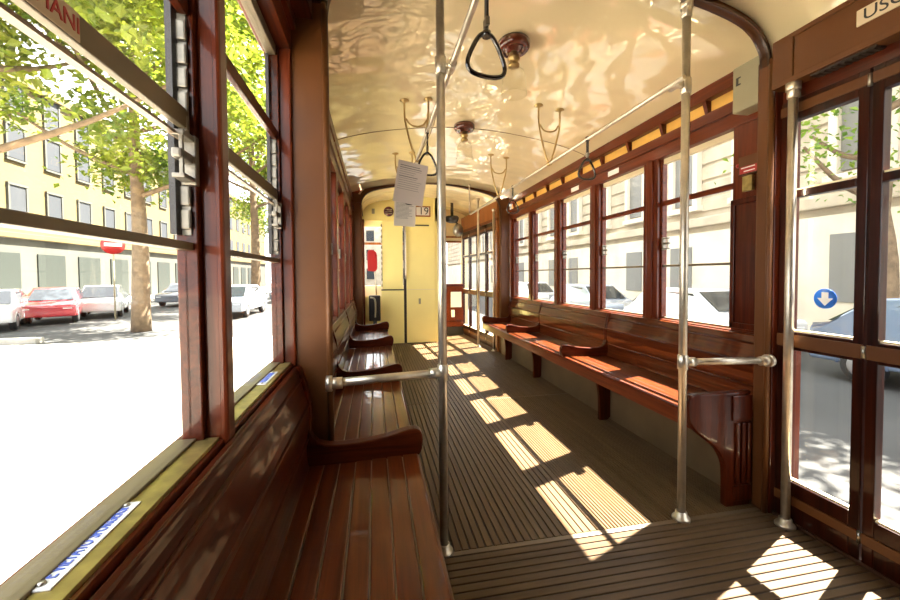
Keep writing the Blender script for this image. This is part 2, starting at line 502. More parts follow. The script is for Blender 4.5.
order = ['nearest the door on the sunny side', 'second from the door on the sunny side', 'third from the door on the sunny side',
         'fourth from the door on the sunny side', 'fifth and last before the driver platform on the sunny side']
for k, (a, b) in enumerate(WR):
    window(+1, k+1, a, b, 'tall mahogany sash window, ' + order[k], wide=.016)
for k, (a, b) in enumerate(WLs):
    window(-1, k+6, a, b, 'mahogany sash window beyond the brown post, ' + ['first', 'second', 'third', 'fourth', 'last'][k] + ' above the far seats')
window(-1, 11, *WLn[1], 'narrow mahogany sash window between the nearest bench and the brown post', sash=True, rail_mat='mahogany', ratchet=True, wide=.015)
wa = window(-1, 12, *WLn[0], 'large mahogany sash window closest to the viewer with metal ratchet strip and latch', sash=True, rail_mat='mahogany', ratchet=True, wide=.015)
# window sills with brass strip (near bench)
m = MB()
for a, b in WLn: m.box(GL+.004, XL-.002, a+.004, b-.004, SILL-.012, SILL-.002, .001)
struct(m, 'trim_3', 'brass', 'worn brass strips along the sills of the near windows', 'trim')

# baseboards / risers under the benches
m = MB(); m.box(1.745, 1.90, 1.53, 5.17, 0, .40); struct(m, 'baseboard_right', 'riser_paint', 'plain brown riser panel under the long sunlit bench', 'baseboard')
m = MB(); m.box(XL+.004, -.13, BACK+.06, 1.42, 0, .40); m.box(XL+.004, -.13, 1.50, 5.17, 0, .40)
struct(m, 'baseboard_left', 'riser_paint', 'brown riser panel under the bench row beside the near windows', 'baseboard')

# ------------------------------------------------------------------ benches
def bench(side, y0, y1, name, label, arms, legs, end_panel=None, group=None):
    f = (lambda x: x) if side > 0 else (lambda x: 1.615 - x)
    def bx(mb, a, b, *r, **k):
        a, b = f(a), f(b); mb.box(min(a, b), max(a, b), *r, **k)
    def pr(mb, poly, a, b, **k): mb.prism([(f(x), z) for x, z in poly], 'Y', a, b, **k)
    r = thing(name, (f(1.66), (y0+y1)/2, 0), label, 'bench', group)
    s = MB(); n = 7; xs = [1.475 + (1.845-1.475)*i/(n-1+.4) for i in range(n)]
    xs = [1.470+.0545*i for i in range(n+1)]
    for i in range(n):
        a, b = xs[i]+.0015, xs[i+1]-.0015
        z = .452 - .020*(i/n)**1.2
        bx(s, a, b, y0, y1, z-.022, z, bev=.004)
    s.mi = 1  # pale strips in the gaps stand in for glints on the slat edges
    for i in range(1, n):
        z = .449 - .020*(i/n)**1.2
        bx(s, xs[i]-.0017, xs[i]+.0017, y0+.002, y1-.002, z-.02, z-.0025)
    s.build('seat', ['seat_wood', 'glint_and_line'], r)
    b = MB()
    back = [(1.842, .425), (1.850, .46), (1.852, .52), (1.842, .60), (1.846, .66), (1.862, .72), (1.874, .765), (1.878, .785), (1.888, .79), (1.894, .785), (1.894, .425)]
    back = smoothp(back[:9], 3) + back[9:]
    pr(b, back, y0, y1)
    # boards of the back, separated by beads
    for z, x in ((.535, 1.850), (.655, 1.8455), (.745, 1.869)):
        b.tube([(f(x), y0, z), (f(x), y1, z)], .006, 8)
    b.build('backrest', 'mahogany' if side < 0 else 'seat_wood', r)
    fr = MB()
    bx(fr, 1.462, 1.492, y0, y1, .362, .436, bev=.006)
    fr.tube([(f(1.474), y0, .441), (f(1.474), y1, .441)], .0105, 12)
    bx(fr, 1.476, 1.86, y0, y1, .405, .428)
    fr.build('front_rail', 'red_wood' if side > 0 else 'seat_wood', r)
    for ya in arms:
        a = MB()
        prof = [(1.470, .440), (1.456, .455), (1.448, .485), (1.449, .515), (1.460, .536), (1.480, .543), (1.52, .538), (1.58, .522), (1.68, .510),
                (1.76, .508), (1.815, .520), (1.842, .560), (1.838, .61), (1.848, .70), (1.868, .775), (1.878, .79), (1.890, .79), (1.890, .44)]
        pr(a, smoothp(prof[:16], 2) + prof[16:], ya-.022, ya+.022, bev=.006)
        a.build('armrest', 'mahogany_cross', r)
    for yl in legs:
        l = MB()
        prof = [(1.50, .405), (1.49, .375), (1.53, .352), (1.58, .335), (1.625, .30), (1.645, .24), (1.655, .14), (1.655, .0), (1.72, .0), (1.742, .02), (1.742, .405)]
        pr(l, smoothp(prof[:8], 3) + prof[8:], yl-.016, yl+.016, bev=.004)
        l.build('support_bracket', 'mahogany_upright', r)
    if end_panel is not None:
        e = MB(); ye = end_panel
        prof = [(1.742, .545), (1.60, .545), (1.45, .548), (1.415, .543), (1.398, .52), (1.398, .45), (1.415, .405), (1.45, .365), (1.50, .325), (1.55, .285), (1.585, .235), (1.603, .17), (1.606, .0), (1.742, 0)]
        pr(e, prof[:2] + smoothp(prof[2:13], 3) + prof[13:], ye, ye+.035, bev=.008, seg=3)
        # fluted pilaster on the face
        bx(e, 1.640, 1.738, ye-.008, ye+.004, .03, .10, bev=.004)
        for x in (1.650, 1.682, 1.714): bx(e, x, x+.022, ye-.010, ye+.004, .11, .40, bev=.007)
        bx(e, 1.63, 1.74, ye-.008, ye+.004, .41, .53, bev=.006)
        e.build('end_panel', 'mahogany_upright', r)
    return r
bench(+1, 1.53, 5.14, 'bench', 'long sunlit mahogany bench under the window row with a shaped end panel by the door', [2.83, 4.13, 5.10], [2.62, 3.85, 4.75], end_panel=1.495)
bench(-1, -1.6, 1.426, 'bench', 'dark slatted bench nearest the viewer below the large window', [1.406], [-1.0, .2, 1.2], group=None)
bench(-1, 1.50, 5.14, 'bench', 'slatted mahogany bench row beyond the brown post, in front of the yellow cab', [2.46, 3.63, 4.75], [2.2, 3.4, 4.6])

# ------------------------------------------------------------------ near platform, door side
def fascia(y0, y1):
    m = MB()
    m.box(1.73, 1.765, y0, y1, 1.905, 2.10)
    m.box(1.722, 1.735, y0, y1, 1.900, 1.925, .003)
    m.box(1.724, 1.735, y0, y1, 2.085, 2.105, .003)
    m.box(1.724, 1.735, y1-.085, y1, 1.915, 2.095, .004)
    m.box(1.73, 1.90, y0, y1, 1.900, 1.910)                   # soffit
    m.mi = 1
    m.box(1.785, 1.86, y0, y1, 1.845, 1.905, .004)            # door head
    m.mi = 2
    m.box(1.790, 1.875, y0, y1, 1.905, 2.42)
    return m
m = fascia(BACK, 1.412)
struct(m, 'trim_4', ['brown_paint', 'mahogany', 'brown_trim'], 'brown overhead fascia board above the near folding door', 'trim')

def door(n, ptA, ptB, leaves, label, zt=1.845, side=1):
    """folding door along the line ptA->ptB (plan), inner side to the left of the direction"""
    A, B = Vector((*ptA, 0)), Vector((*ptB, 0)); d = (B-A); L = d.length; d.normalize()
    nrm = Vector((-d.y, d.x, 0))
    M = Matrix((d, nrm, Vector((0,0,1)))).transposed().to_4x4(); M.translation = A
    r = thing('door_%d' % n, A, label, 'door', kind='structure')
    w = L/leaves
    for i in range(leaves):
        a, b = i*w+.004, (i+1)*w-.004; s = .034
        lf = MB()
        def bx(mb, x0, x1, z0, z1, t0=-.018, t1=.018, bev=.003): mb.box(x0, x1, t0, t1, z0, z1, bev, M=M)
        bx(lf, a, a+s, .012, zt); bx(lf, b-s, b, .012, zt)
        bx(lf, a+s, b-s, .012, .185); bx(lf, a+s, b-s, .765, .845); bx(lf, a+s, b-s, 1.425, 1.456); bx(lf, a+s, b-s, 1.755, zt)
        leaf = lf.build('door_leaf', 'door_wood_shaded', r)
        bd = MB()
        for z0, z1 in ((.085, .125), (.778, .832), (1.785, 1.825)): bx(bd, a, b, z0, z1, min(.016*side, .024*side), max(.016*side, .024*side))
        bd.build('cross_band', 'brown_paint', leaf)
        for z0, z1 in ((.185, .765), (.845, 1.425), (1.456, 1.755)):
            p = MB(); bx(p, a+s, b-s, z0, z1, -.003, .003, 0); p.build('pane', 'pane', leaf)
            g = MB()
            bx(g, a+s, b-s, z0, z0+.008, -.01, .010, 0); g.build('glazing_bead', 'cream_paint', leaf)
        if i % 2 == 0 and i < leaves-0:
            h = MB()
            for z in (.105, .805, 1.80):
                h.tube([M @ Vector((b+.004, .024*side, z-.022)), M @ Vector((b+.004, .024*side, z+.022))], .007, 8)
            h.build('hinge', 'steel', leaf)
    return r
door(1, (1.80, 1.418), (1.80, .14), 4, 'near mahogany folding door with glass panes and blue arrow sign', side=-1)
# frame post between portal and door, and unseen rear part of that side
m = MB()
m.box(1.76, 1.90, 1.420, 1.455, 0, 1.91, .004)
struct(m, 'trim_5', 'mahogany_upright', 'dark door jamb between the brown portal post and the folding door', 'trim')
m = MB()
m.box(1.80, 1.86, BACK, .13, 0, 1.91)  # unseen wall, left without windows to keep light off the near bench
struct(m, 'wall_right_rear', 'mahogany', 'unseen windowless mahogany wall cutting light behind the viewer on the door side', 'wall')
m = MB(); m.box(-.40, 1.97, BACK-.06, BACK, -.05, 2.45)  # unseen; added to close the car and cut fill light from behind
struct(m, 'wall_back', 'brown_paint', 'unseen brown wall added behind the viewer to cut light', 'wall')
m = MB(); m.box(1.775, 1.80, BACK, 1.42, -.06, .012, .003)
struct(m, 'trim_6', 'brown_trim', 'dark metal threshold under the near folding door', 'trim')

m = MB(); m.box(-.34, -.172, BACK, 1.44, 2.05, 2.26, .004); m.box(-.30, -.20, BACK, 1.43, 1.99, 2.06, .004)
struct(m, 'trim_8', 'mahogany', 'dark cornice board above the near windows', 'trim')
# dark wood panel, wall between portal post and first window
m = MB()
m.box(1.882, 1.897, 1.535, 1.745, .81, 1.49, .003)
m.box(1.874, 1.886, 1.535, 1.56, .81, 1.49, .004); m.box(1.874, 1.886, 1.72, 1.745, .81, 1.49, .004)
m.box(1.874, 1.886, 1.535, 1.745, 1.46, 1.49, .004); m.box(1.874, 1.886, 1.535, 1.745, .81, .84, .004)
struct(m, 'trim_7', 'mahogany_upright', 'moulded wood panel beside the first sunny window by the portal', 'trim')

# ------------------------------------------------------------------ poles and rails
def flange(mb, c, r=.037):
    x, y, z = c
    mb.lathe([(0, 0), (r, 0), (r, .008), (r*.9, .013), (.026, .016), (.024, .034), (.0185, .036)], c, 20)
def collar(mb, x, y, z, h=.06, r=.0215):
    mb.lathe([(.0168, -h/2-.004), (r, -h/2), (r, h/2), (.0168, h/2+.004)], (x, y, z), 20)
def grab_pole(x, y, ztop, label, mat='aluminium', cross=None, rail=None, cz=(), r=.0168):
    t = thing('grab_pole', (x, y, 0), label, 'pole', 'vertical grab poles')
    p = MB(); p.tube([(x, y, .0), (x, y, ztop)], r, 20); p.build('tube', mat, t)
    f = MB(); flange(f, (x, y, 0)); f.build('floor_flange', mat, t)
    q = MB(); q.lathe([(r, 0), (.026, -.0), (.026, -.03), (r, -.034)], (x, y, ztop), 20); q.build('top_socket', mat, t)
    if cz:
        for z in cz:
            c = MB(); collar(c, x, y, z); c.build('collar', mat, t)
    if cross:
        x1, y1, z = cross
        c = MB(); d = 1 if x1 > x else -1
        c.tube([(x+.02*d, y, z), (x1, y1, z)], .0150, 18)
        c.tube([(x+.012*d, y, z), (x+.055*d, y+(y1-y)*.1, z)], .0205, 18)
        c.tube([(x1-.055*d, y1, z), (x1-.006*d, y1, z)], .0205, 18)
        cb = c.build('cross_bar', mat, t)
        e = MB(); e.tube([(x1-.02*d, y1, z), (x1+.0*d, y1, z)], .028, 18); e.build('end_flange', mat, cb)
    if rail:
        x1, z = rail
        c = MB(); d = 1 if x1 > x else -1
        c.tube([(x+.01*d, y, z), (x1, y, z)], .012, 14); c.tube([(x1, y-.03, z), (x1, y+.03, z)], .017, 14)
        c.build('rail_connector', mat, t)
    return t
grab_pole(.258, 1.478, 2.345, 'tall metal pole near the middle of the view rising beside the nearest bench', cross=(-.172, 1.412, .720), rail=(.300, 1.905), cz=(.720, 1.905))
grab_pole(1.338, 1.468, 2.277, 'tall metal pole standing by the end panel of the sunlit bench', cross=(1.742, 1.412, .708), rail=(1.285, 1.915), cz=(.708, 1.915, 2.24))
grab_pole(1.742, 1.336, 1.900, 'pale pole mounted right against the near folding door', mat='aluminium', cz=(1.87,))
grab_pole(1.560, 5.70, 2.27, 'thin distant pole between the two pairs of far door leaves', mat='aluminium')
grab_pole(1.690, 5.33, 2.05, 'distant pole at the sunlit bench end next to the far door', mat='aluminium')

def hand_rail(x, y0, y1, z, label, tails):
    t = thing('overhead_handrail', (x, (y0+y1)/2, z), label, 'handrail', 'overhead handrails')
    m = MB(); m.tube([(x, y0, z), (x, y1, z)], .0105, 14); m.build('rail', 'aluminium', t)
    if tails:
        b = MB(); b.tube(smoothp([(x, y1-.01, z), (x, y1+.04, z+.01), (x, y1+.055, z+.06), (x, y1+.055, 2.34)], 4), .009, 10)
        b.build('upturned_end', 'aluminium', t)
    return t
hand_rail(.300, -.8, 5.0, 1.905, 'overhead handrail running along the aisle above the near seats', False)
hand_rail(1.270, 1.40, 5.02, 1.915, 'overhead handrail parallel to the sunny windows', True)

def ceil_z(x):
    p = full(half_sal)
    for (xa, za), (xb, zb) in zip(p, p[1:]):
        if xb <= x <= xa: return zb+(za-zb)*(x-xb)/(xa-xb)
    return 2.3
def hanger(x, y, rz, label, half=.083):
    t = thing('rail_hanger', (x, y, rz), label, 'bracket', 'V-shaped rail hangers')
    m = MB()
    tops = [(x-half, y, ceil_z(x-half)), (x+half, y, ceil_z(x+half))]
    for s, tp in zip((-1, 1), tops):
        pts = [tp, (x+s*half*.98, y, tp[2]-.12), (x+s*half*.70, y, rz+.17), (x+s*half*.30, y, rz+.05), (x+s*.008, y, rz+.012)]
        m.tube(smoothp(pts, 4), .0065, 10)
    z = rz+.235
    m.tube(smoothp([(x-half*.86, y, z+.045), (x-half*.55, y, z+.008), (x, y, z-.004), (x+half*.55, y, z+.008), (x+half*.86, y, z+.045)], 4), .0055, 10)
    m.build('bracket_rods', 'brass_worn', t)
    for tp in tops:
        f = MB(); f.lathe([(0, -.0), (.032, 0), (.032, -.006), (.012, -.012), (.007, -.02)], tp, 16); f.build('ceiling_rosette', 'brass_worn', t)
    c = MB(); c.tube([(x, y-.018, rz), (x, y+.018, rz)], .015, 12); c.build('rail_clamp', 'brass_worn', t)
    return t
hanger(.300, 2.70, 1.905, 'brass V-shaped hanger above the hanging papers holding the handrail')
hanger(1.270, 2.66, 1.915, 'nearer brass V-shaped hanger of the handrail on the sunny side')
hanger(1.270, 3.83, 1.915, 'farther brass V-shaped hanger of the handrail on the sunny side')
hanger(.300, 3.88, 1.905, 'farther brass V-shaped hanger, half hidden behind the hanging papers')

def strap(label, loc, tilt=0., yaw=0., ex=0., s=.9):
    x, y, z = loc
    t = thing('strap_handle', loc, label, 'strap handle', 'hanging strap handles')
    m = MB()
    m.box(x-.009, x+.009, y-.0125, y+.0125, z-.012, z+.014, .003)
    m.box(x-.003, x+.003, y-.011, y+.011, z-.085-ex, z-.008, .001)
    m.build('leather_strap', 'black_rubber', t)
    b = MB(); b.box(x-.006, x+.006, y-.013, y+.013, z-.102-ex, z-.080-ex, .002); b.tube([(x, y, z-.10-ex), (x, y, z-.125-ex)], .006, 10)
    b.build('buckle', 'steel', t)
    rr = MB(); w, h = .065, .120
    top = z-.118-ex
    P = [(0, 0), (.022, -.010), (.045, -.045), (.064, -.092), (.060, -.118), (.038, -.130), (0, -.134), (-.038, -.130), (-.060, -.118), (-.064, -.092), (-.045, -.045), (-.022, -.010)]
    P = P + [P[0]]
    P = [(a*s, b*s) for a, b in smoothp(P, 4)[:-1]]
    ca, sa = math.cos(yaw), math.sin(yaw)
    rr.tube([(x+p[0]*ca, y+p[0]*sa, top+p[1]) for p in P], .0062, 10, closed=True)
    rr.tube([(x, y, top+.004), (x, y, top-.010)], .012, 12)
    rr.build('grip', 'black_gloss', t)
    t.rotation_euler = (tilt, 0, 0)
    return t
strap('large black triangular strap handle in front of the nearer ceiling lamp', (.300, 1.0, 1.905), .02, .15, .045, .84)
strap('black strap handle partly behind the tall pole by the hanging papers', (.300, 2.16, 1.905), .04, .25)
strap('black strap handle dangling before the second sunny window', (1.270, 2.14, 1.915), .03, .1)
strap('black strap handle dangling before the last sunny windows', (1.270, 3.42, 1.915), .03, .1)

# ------------------------------------------------------------------ ceiling lamps
def lamp(x, y, label):
    z = ceil_z(x)+.004
    t = thing('ceiling_lamp', (x, y, z), label, 'lamp', 'ceiling lamps')
    k = 1.18
    m = MB(); m.lathe([(r*k, q*k) for r, q in ((0, 0), (.066, 0), (.074, -.012), (.073, -.034), (.062, -.048), (.046, -.042), (.040, -.042), (.036, -.056), (0, -.056))], (x, y, z), 28); m.build('base', 'amber_base', t)
    s = MB(); s.lathe([(0, -.06), (.024, -.06), (.024, -.085), (.032, -.090), (.032, -.102), (.022, -.108), (.022, -.122), (.030, -.128), (.030, -.140), (0, -.142)], (x, y, z), 20); s.build('socket', 'brass_worn', t)
    g = MB()
    prof = [(.028, -.130), (.034, -.150), (.055, -.166), (.064, -.190), (.066, -.240), (.071, -.290)]
    g.lathe(prof + [(r-.003, zz) for r, zz in reversed(prof)], (x, y, z), 28); g.build('glass_shade', 'clear_glass', t)
    return t
lamp(.75, 2.0, 'nearer ceiling lamp with dark amber base and clear bell shade')
lamp(.75, 3.16, 'farther ceiling lamp on the cream ceiling near the cross seam')

# ------------------------------------------------------------------ papers hanging from the rail
def paper(label, loc, w, h, rot, mat, nlines, bold):
    t = thing('hanging_paper', loc, label, 'paper', 'notices hanging from the handrail')
    R = Matrix.Translation(loc) @ Euler(rot).to_matrix().to_4x4()
    m = MB(); m.box(-w/2, w/2, -.0006, .0006, -h, 0, M=R); m.build('sheet', mat, t)
    l = MB(); random.seed(nlines)
    for i in range(nlines):
        z = -.02-(h*.62)*i/nlines; q = random.uniform(.25, .42)
        th = .0035 if i in bold else .0016
        l.box(-w*.42, -w*.42+w*q*2, -.0014, -.0009, z-th, z, M=R)
    l.build('printed_lines', 'grey_ink', t)
    return t
pa = paper('upper hanging notice, tilted, tied to the handrail', (.197, 1.92, 1.658), .150, .205, (0, math.radians(9), .1), 'paper_lilac', 12, (0, 1, 5))
c = MB(); c.tube(smoothp([(.20, 1.92, 1.655), (.24, 1.925, 1.72), (.285, 1.93, 1.89), (.30, 1.93, 1.917), (.312, 1.93, 1.90), (.27, 1.925, 1.78), (.20, 1.92, 1.655)], 4), .0016, 6)
c.build('string', 'glint_and_line', pa)
pb = paper('lower hanging notice on a black cord, below the tilted one', (.158, 1.96, 1.492), .108, .142, (0, math.radians(2.5), .05), 'paper', 14, ())
c = MB(); c.tube(smoothp([(.150, 1.957, 1.55), (.150, 1.954, 1.49), (.155, 1.952, 1.466), (.18, 1.952, 1.458), (.205, 1.952, 1.462), (.222, 1.953, 1.455)], 4), .0024, 8)
c.build('cord', 'black_rubber', pb)

# ------------------------------------------------------------------ plaques and signs
def plaque(label, x0, x1, y0, y1, z, body, tw, mat='white_enamel', ink='blue_ink', ts=.022):
    t = thing('enamel_plaque', ((x0+x1)/2, (y0+y1)/2, z), label, 'plaque', 'enamel plaques on the window sills')
    m = MB(); m.box(x0, x1, y0, y1, z, z+.002, .0008); m.build('plate', mat, t)
    for y in (y0+.008, y1-.008):
        s = MB(); s.lathe([(0, .0035), (.003, .003), (.0038, .0015), (.0038, 0)], ((x0+x1)/2, y, z+.0015), 12); s.build('screw', 'steel', t)
    text('lettering', body, ts, ((x0+x1)/2, (y0+y1)/2, z+.0024), (0,1,0), (-1,0,0), ink, t, width=tw)
    return t
plaque('white enamel plaque with blue warning letters on the nearest sill', -.331, -.306, .424, .570, SILL-.002, 'E VIETATO SPORGERSI', .116)
plaque('small pale plaque on the sill of the window next to the brown post', -.322, -.298, 1.13, 1.27, SILL-.002, 'E VIETATO SPORGERSI', .105)

t = thing('exit_sign', (1.7235, 1.03, 2.02), 'cream exit plate with dark lettering on the brown fascia over the door', 'sign')
m = MB(); m.box(1.7245, 1.731, .86, 1.112, 1.988, 2.046, .003); m.build('plate', 'sticker_cream', t)
text('lettering', 'USCITA', .058, (1.7238, .986, 2.017), (0,-1,0), (0,0,1), 'black_ink', t, width=.21)

t = thing('direction_sign', (1.795, 1.240, .995), 'round blue sign with a white arrow pointing down on the door glass', 'sign')
M = Matrix.Translation((1.796, 1.240, .995)) @ Matrix.Rotation(-PI/2, 4, 'Y')
m = MB(); m.lathe([(0, -.0005), (.041, -.0005), (.041, .0008), (0, .0008)], (0,0,0), 36, M=M); m.build('disc', 'sign_blue', t)
m = MB(); m.prism([(1.240+y, .995+z) for y, z in ((-.012, .026), (.012, .026), (.012, .002), (.028, .002), (0, -.029), (-.028, .002), (-.012, .002))], 'X', 1.7944, 1.7952); m.build('arrow', 'sign_white', t)

# sticker on the sliding bar of the big window
t = thing('warning_sticker', (XL-.035, .45, 1.377), 'cream sticker with red capital letters on the sash bar of the nearest window', 'sticker')
xs = (XL+XR) - (XR+.0335)
m = MB(); m.box(xs-.0004, xs+.0006, .30, .507, 1.3615, 1.3925); m.build('strip', 'sticker_cream', t)
text('lettering', 'MANI', .025, (xs+.001, .477, 1.377), (0,1,0), (0,0,1), 'red_ink', t, width=.056)

# control box, emergency pull
t = thing('junction_box', (1.87, 1.60, 1.90), 'grey metal junction box above the first sunny window beside the portal', 'box')
m = MB(); m.box(1.79, 1.885, 1.525, 1.665, 1.905, 2.13, .008, 3); m.build('casing', 'box_grey', t)
m = MB(); m.box(1.7885, 1.7915, 1.632, 1.645, 2.035, 2.075, .002); m.box(1.7885, 1.7915, 1.620, 1.634, 2.068, 2.075, .001); m.box(1.7885, 1.7915, 1.620, 1.634, 2.035, 2.042, .001); m.build('keyhole_slot', 'black_ink', t)
t = thing('emergency_handle', (1.87, 1.63, 1.63), 'small brown emergency pull with a red label beside the first sunny window', 'emergency handle')
m = MB(); m.box(1.842, 1.884, 1.565, 1.672, 1.600, 1.672, .004); m.box(1.842, 1.884, 1.565, 1.672, 1.668, 1.692, .003); m.build('housing', 'brown_paint', t)
m = MB(); m.box(1.8395, 1.843, 1.570, 1.664, 1.604, 1.640, .001); m.build('label_plate', 'signal_red', t)
m = MB(); m.box(1.8385, 1.840, 1.582, 1.655, 1.630, 1.635); m.box(1.8385, 1.840, 1.582, 1.640, 1.612, 1.617); m.build('printed_lines', 'sign_white', t)
m = MB(); m.lathe([(0, -.01), (.012, -.008), (.015, 0), (.012, .008), (0, .01)], (1.858, 1.682, 1.655), 16); m.build('pull_knob', 'signal_red', t)
m = MB(); m.box(1.866, 1.884, 1.62, 1.672, 1.520, 1.598, .002); m.build('lower_plate', 'brass', t)
# small number plates on the header
for (y, lab) in ((2.72, 'small white plate on the header over the second sunny window'), (3.32, 'small white plate on the header over the third sunny window')):
    m = MB(); m.box(1.880, 1.8855, y, y+.14, 1.895, 1.935, .001); o = m.build('number_plate', 'sign_white', loc=(1.88, y, 1.9)); tag(o, lab, 'plate', 'small plates on the header')
# grille under the fascia
t = thing('vent_grille', (1.76, 1.16, 1.897), 'dark slotted grille under the brown fascia near the door pole', 'grille')
m = MB(); m.box(1.738, 1.782, 1.06, 1.27, 1.893, 1.900)
for i in range(9): m.box(1.740, 1.780, 1.068+.022*i, 1.078+.022*i, 1.889, 1.894)
m.build('slats', 'dark_gap', t)

# ------------------------------------------------------------------ driver end
YB = 6.25
m = MB()
m.box(-.30, 1.02, YB, YB+.05, 1.985, 2.40)
m.box(-.30, 1.02, YB-.012, YB+.0, 1.972, 1.990, .003)
struct(m, 'wall_front_header', 'cab_yellow', 'yellow header panel above the driver cab carrying the route number', 'wall')
m = MB(); m.box(-.30, .10, YB, YB+.04, 0, .78); m.box(.98, 1.02, YB, 7.0, 0, 2.4)
struct(m, 'wall_front_side', 'cab_yellow', 'yellow lower partition and side of the driver cab', 'wall')
t = thing('cab_cupboard', (.28, YB, 0), 'yellow hinged cab panel on the left of the black gap', 'cab panel')
m = MB(); m.box(.125, .452, YB-.005, YB+.03, .885, 1.972, .006); m.build('upper_panel', 'cab_yellow', t)
m = MB(); m.box(.105, .462, YB-.03, YB+.02, .012, .865, .006); m.build('lower_panel', 'cab_yellow', t)
m = MB(); m.box(.105, .462, YB-.012, YB+.03, .866, .884); m.build('divider', 'dark_gap', t)
for i in range(12):
    m = MB(); m.tube([(.115, YB-.006, .93+.086*i), (.115, YB-.006, .975+.086*i)], .012, 8); m.build('hinge_knuckle', 'box_grey', t)
t = thing('cab_door', (.75, YB, 0), 'tall yellow sliding cab door behind the grab pole with a small latch', 'cab door')
m = MB(); m.box(.507, .978, YB-.012, YB+.03, .012, 1.972, .006); m.build('panel', 'cab_yellow', t)
m = MB(); m.box(.507, .978, YB-.0145, YB-.0115, .872, .880); m.build('seam', 'ceiling_paint', t)
m = MB(); m.box(.70, .735, YB-.022, YB-.011, .64, .73, .004); m.build('latch', 'box_grey', t)
m = MB(); m.box(.464, .507, YB+.0, YB+.03, .012, 1.972); m.build('edge_gap', 'dark_gap', t)
m = MB(); m.tube(smoothp([(.492, YB-.01, 1.86), (.492, YB-.04, 1.83), (.492, YB-.04, 1.12), (.492, YB-.01, 1.08)], 4), .012, 10); m.build('handle', 'aluminium', t)
m = MB(); m.box(.60, .88, YB-.018, YB-.011, 1.905, 1.925); m.build('nameplate', 'dark_gap', t)
# route sign
t = thing('route_sign', (.79, YB-.02, 2.13), 'framed route number plate on the yellow header', 'sign')
m = MB(); m.box(.655, .905, YB-.022, YB, 2.055, 2.225, .004); m.build('frame', 'warm_wood', t)
m = MB(); m.box(.675, .885, YB-.026, YB-.020, 2.075, 2.205); m.build('plate', 'paper', t)
text('lettering', '19', .165, (.795, YB-.0275, 2.138), (1,0,0), (0,0,1), 'black_ink', t)
t = thing('round_badge', (.22, YB, 2.125), 'dark round badge with pale bars on the yellow header', 'badge')
M = Matrix.Translation((.235, YB-.004, 2.125)) @ Matrix.Rotation(PI/2, 4, 'X')
m = MB(); m.lathe([(0, 0), (.078, 0), (.078, .006), (0, .008)], (0,0,0), 28, M=M); m.build('disc', 'maroon', t)
m = MB()
for z in (-.032, 0, .032): m.box(.18, .29, YB-.0145, YB-.011, 2.119+z, 2.131+z)
m.build('bars', 'box_grey', t)
m = MB(); m.box(-.03, .015, YB-.014, YB+.0, 2.085, 2.165, .004); o = m.build('wall_switch', 'box_grey', loc=(0, YB, 2.12)); tag(o, 'small grey switch plate high on the yellow header', 'switch')
# red paddle and seat
t = thing('signal_paddle', (-.03, 6.15, .80), 'red rounded paddle on a thin stem beside the cab window', 'paddle')
m = MB(); m.prism([(-.105+.0, 1.18), (.0, 1.17), (.03, 1.185), (.045, 1.22), (.045, 1.42), (.03, 1.47), (-.01, 1.505), (-.06, 1.51), (-.095, 1.495), (-.105, 1.46)], 'Y', 6.14, 6.17, bev=.006); m.build('blade', 'signal_red', t)
m = MB(); m.tube([(.0, 6.16, 1.2), (.03, 6.18, .8)], .010, 8); m.build('stem', 'aluminium', t)
t = thing('driver_chair', (.0, 6.05, 0), 'black backed driver seat behind the last seat row', 'seat')
m = MB(); m.box(-.09, .085, 6.06, 6.12, .42, .80, .02, 3); m.build('backrest', 'black_rubber', t)
m = MB(); m.tube(smoothp([(-.07, 6.05, .77), (.0, 6.04, .74), (.01, 6.04, .60), (.0, 6.04, .46)], 4), .014, 8); m.build('grab_bar', 'box_grey', t)
m = MB(); m.tube([(0, 6.09, 0), (0, 6.09, .44)], .03, 10); m.build('pedestal', 'dark_gap', t)
m = MB(); m.box(-.09, .085, 6.06, 6.22, .40, .45, .015); m.build('cushion', 'black_rubber', t)
# left wall of the driver platform
m = MB()
m.box(-.30, -.24, P2[1], FRONT, 0, .80); m.box(-.30, -.24, P2[1], 5.52, .8, 2.35); m.box(-.30, -.24, 6.95, FRONT, .8, 2.35); m.box(-.30, -.24, 5.52, 6.95, 1.95, 2.35); m.box(-.30, -.23, 6.02, 6.12, .8, 1.96)
m.box(-.30, -.165, P2[1]-.02, FRONT, 2.04, 2.35)
m.mi = 1; m.box(-.24, -.15, 6.20, 6.25, .0, 1.99, .004)
struct(m, 'wall_left_front', ['red_wood_upright', 'red_wood_upright'], 'wood side wall of the driver platform with an orange post', 'wall')
r = thing('window_18', (-.27, 6.2, .8), 'side window of the driver platform behind the red paddle', 'window', kind='structure')
m = MB(); m.box(-.272, -.268, 5.52, 6.02, .8, 1.95); m.build('pane', 'pane', r)
m = MB(); m.box(-.272, -.268, 6.12, 6.95, .8, 1.95); m.build('pane', 'pane', r)
m = MB(); m.box(-.285, -.255, 6.12, 6.95, 1.50, 1.53); m.build('sash_bar', 'sash_metal', r)
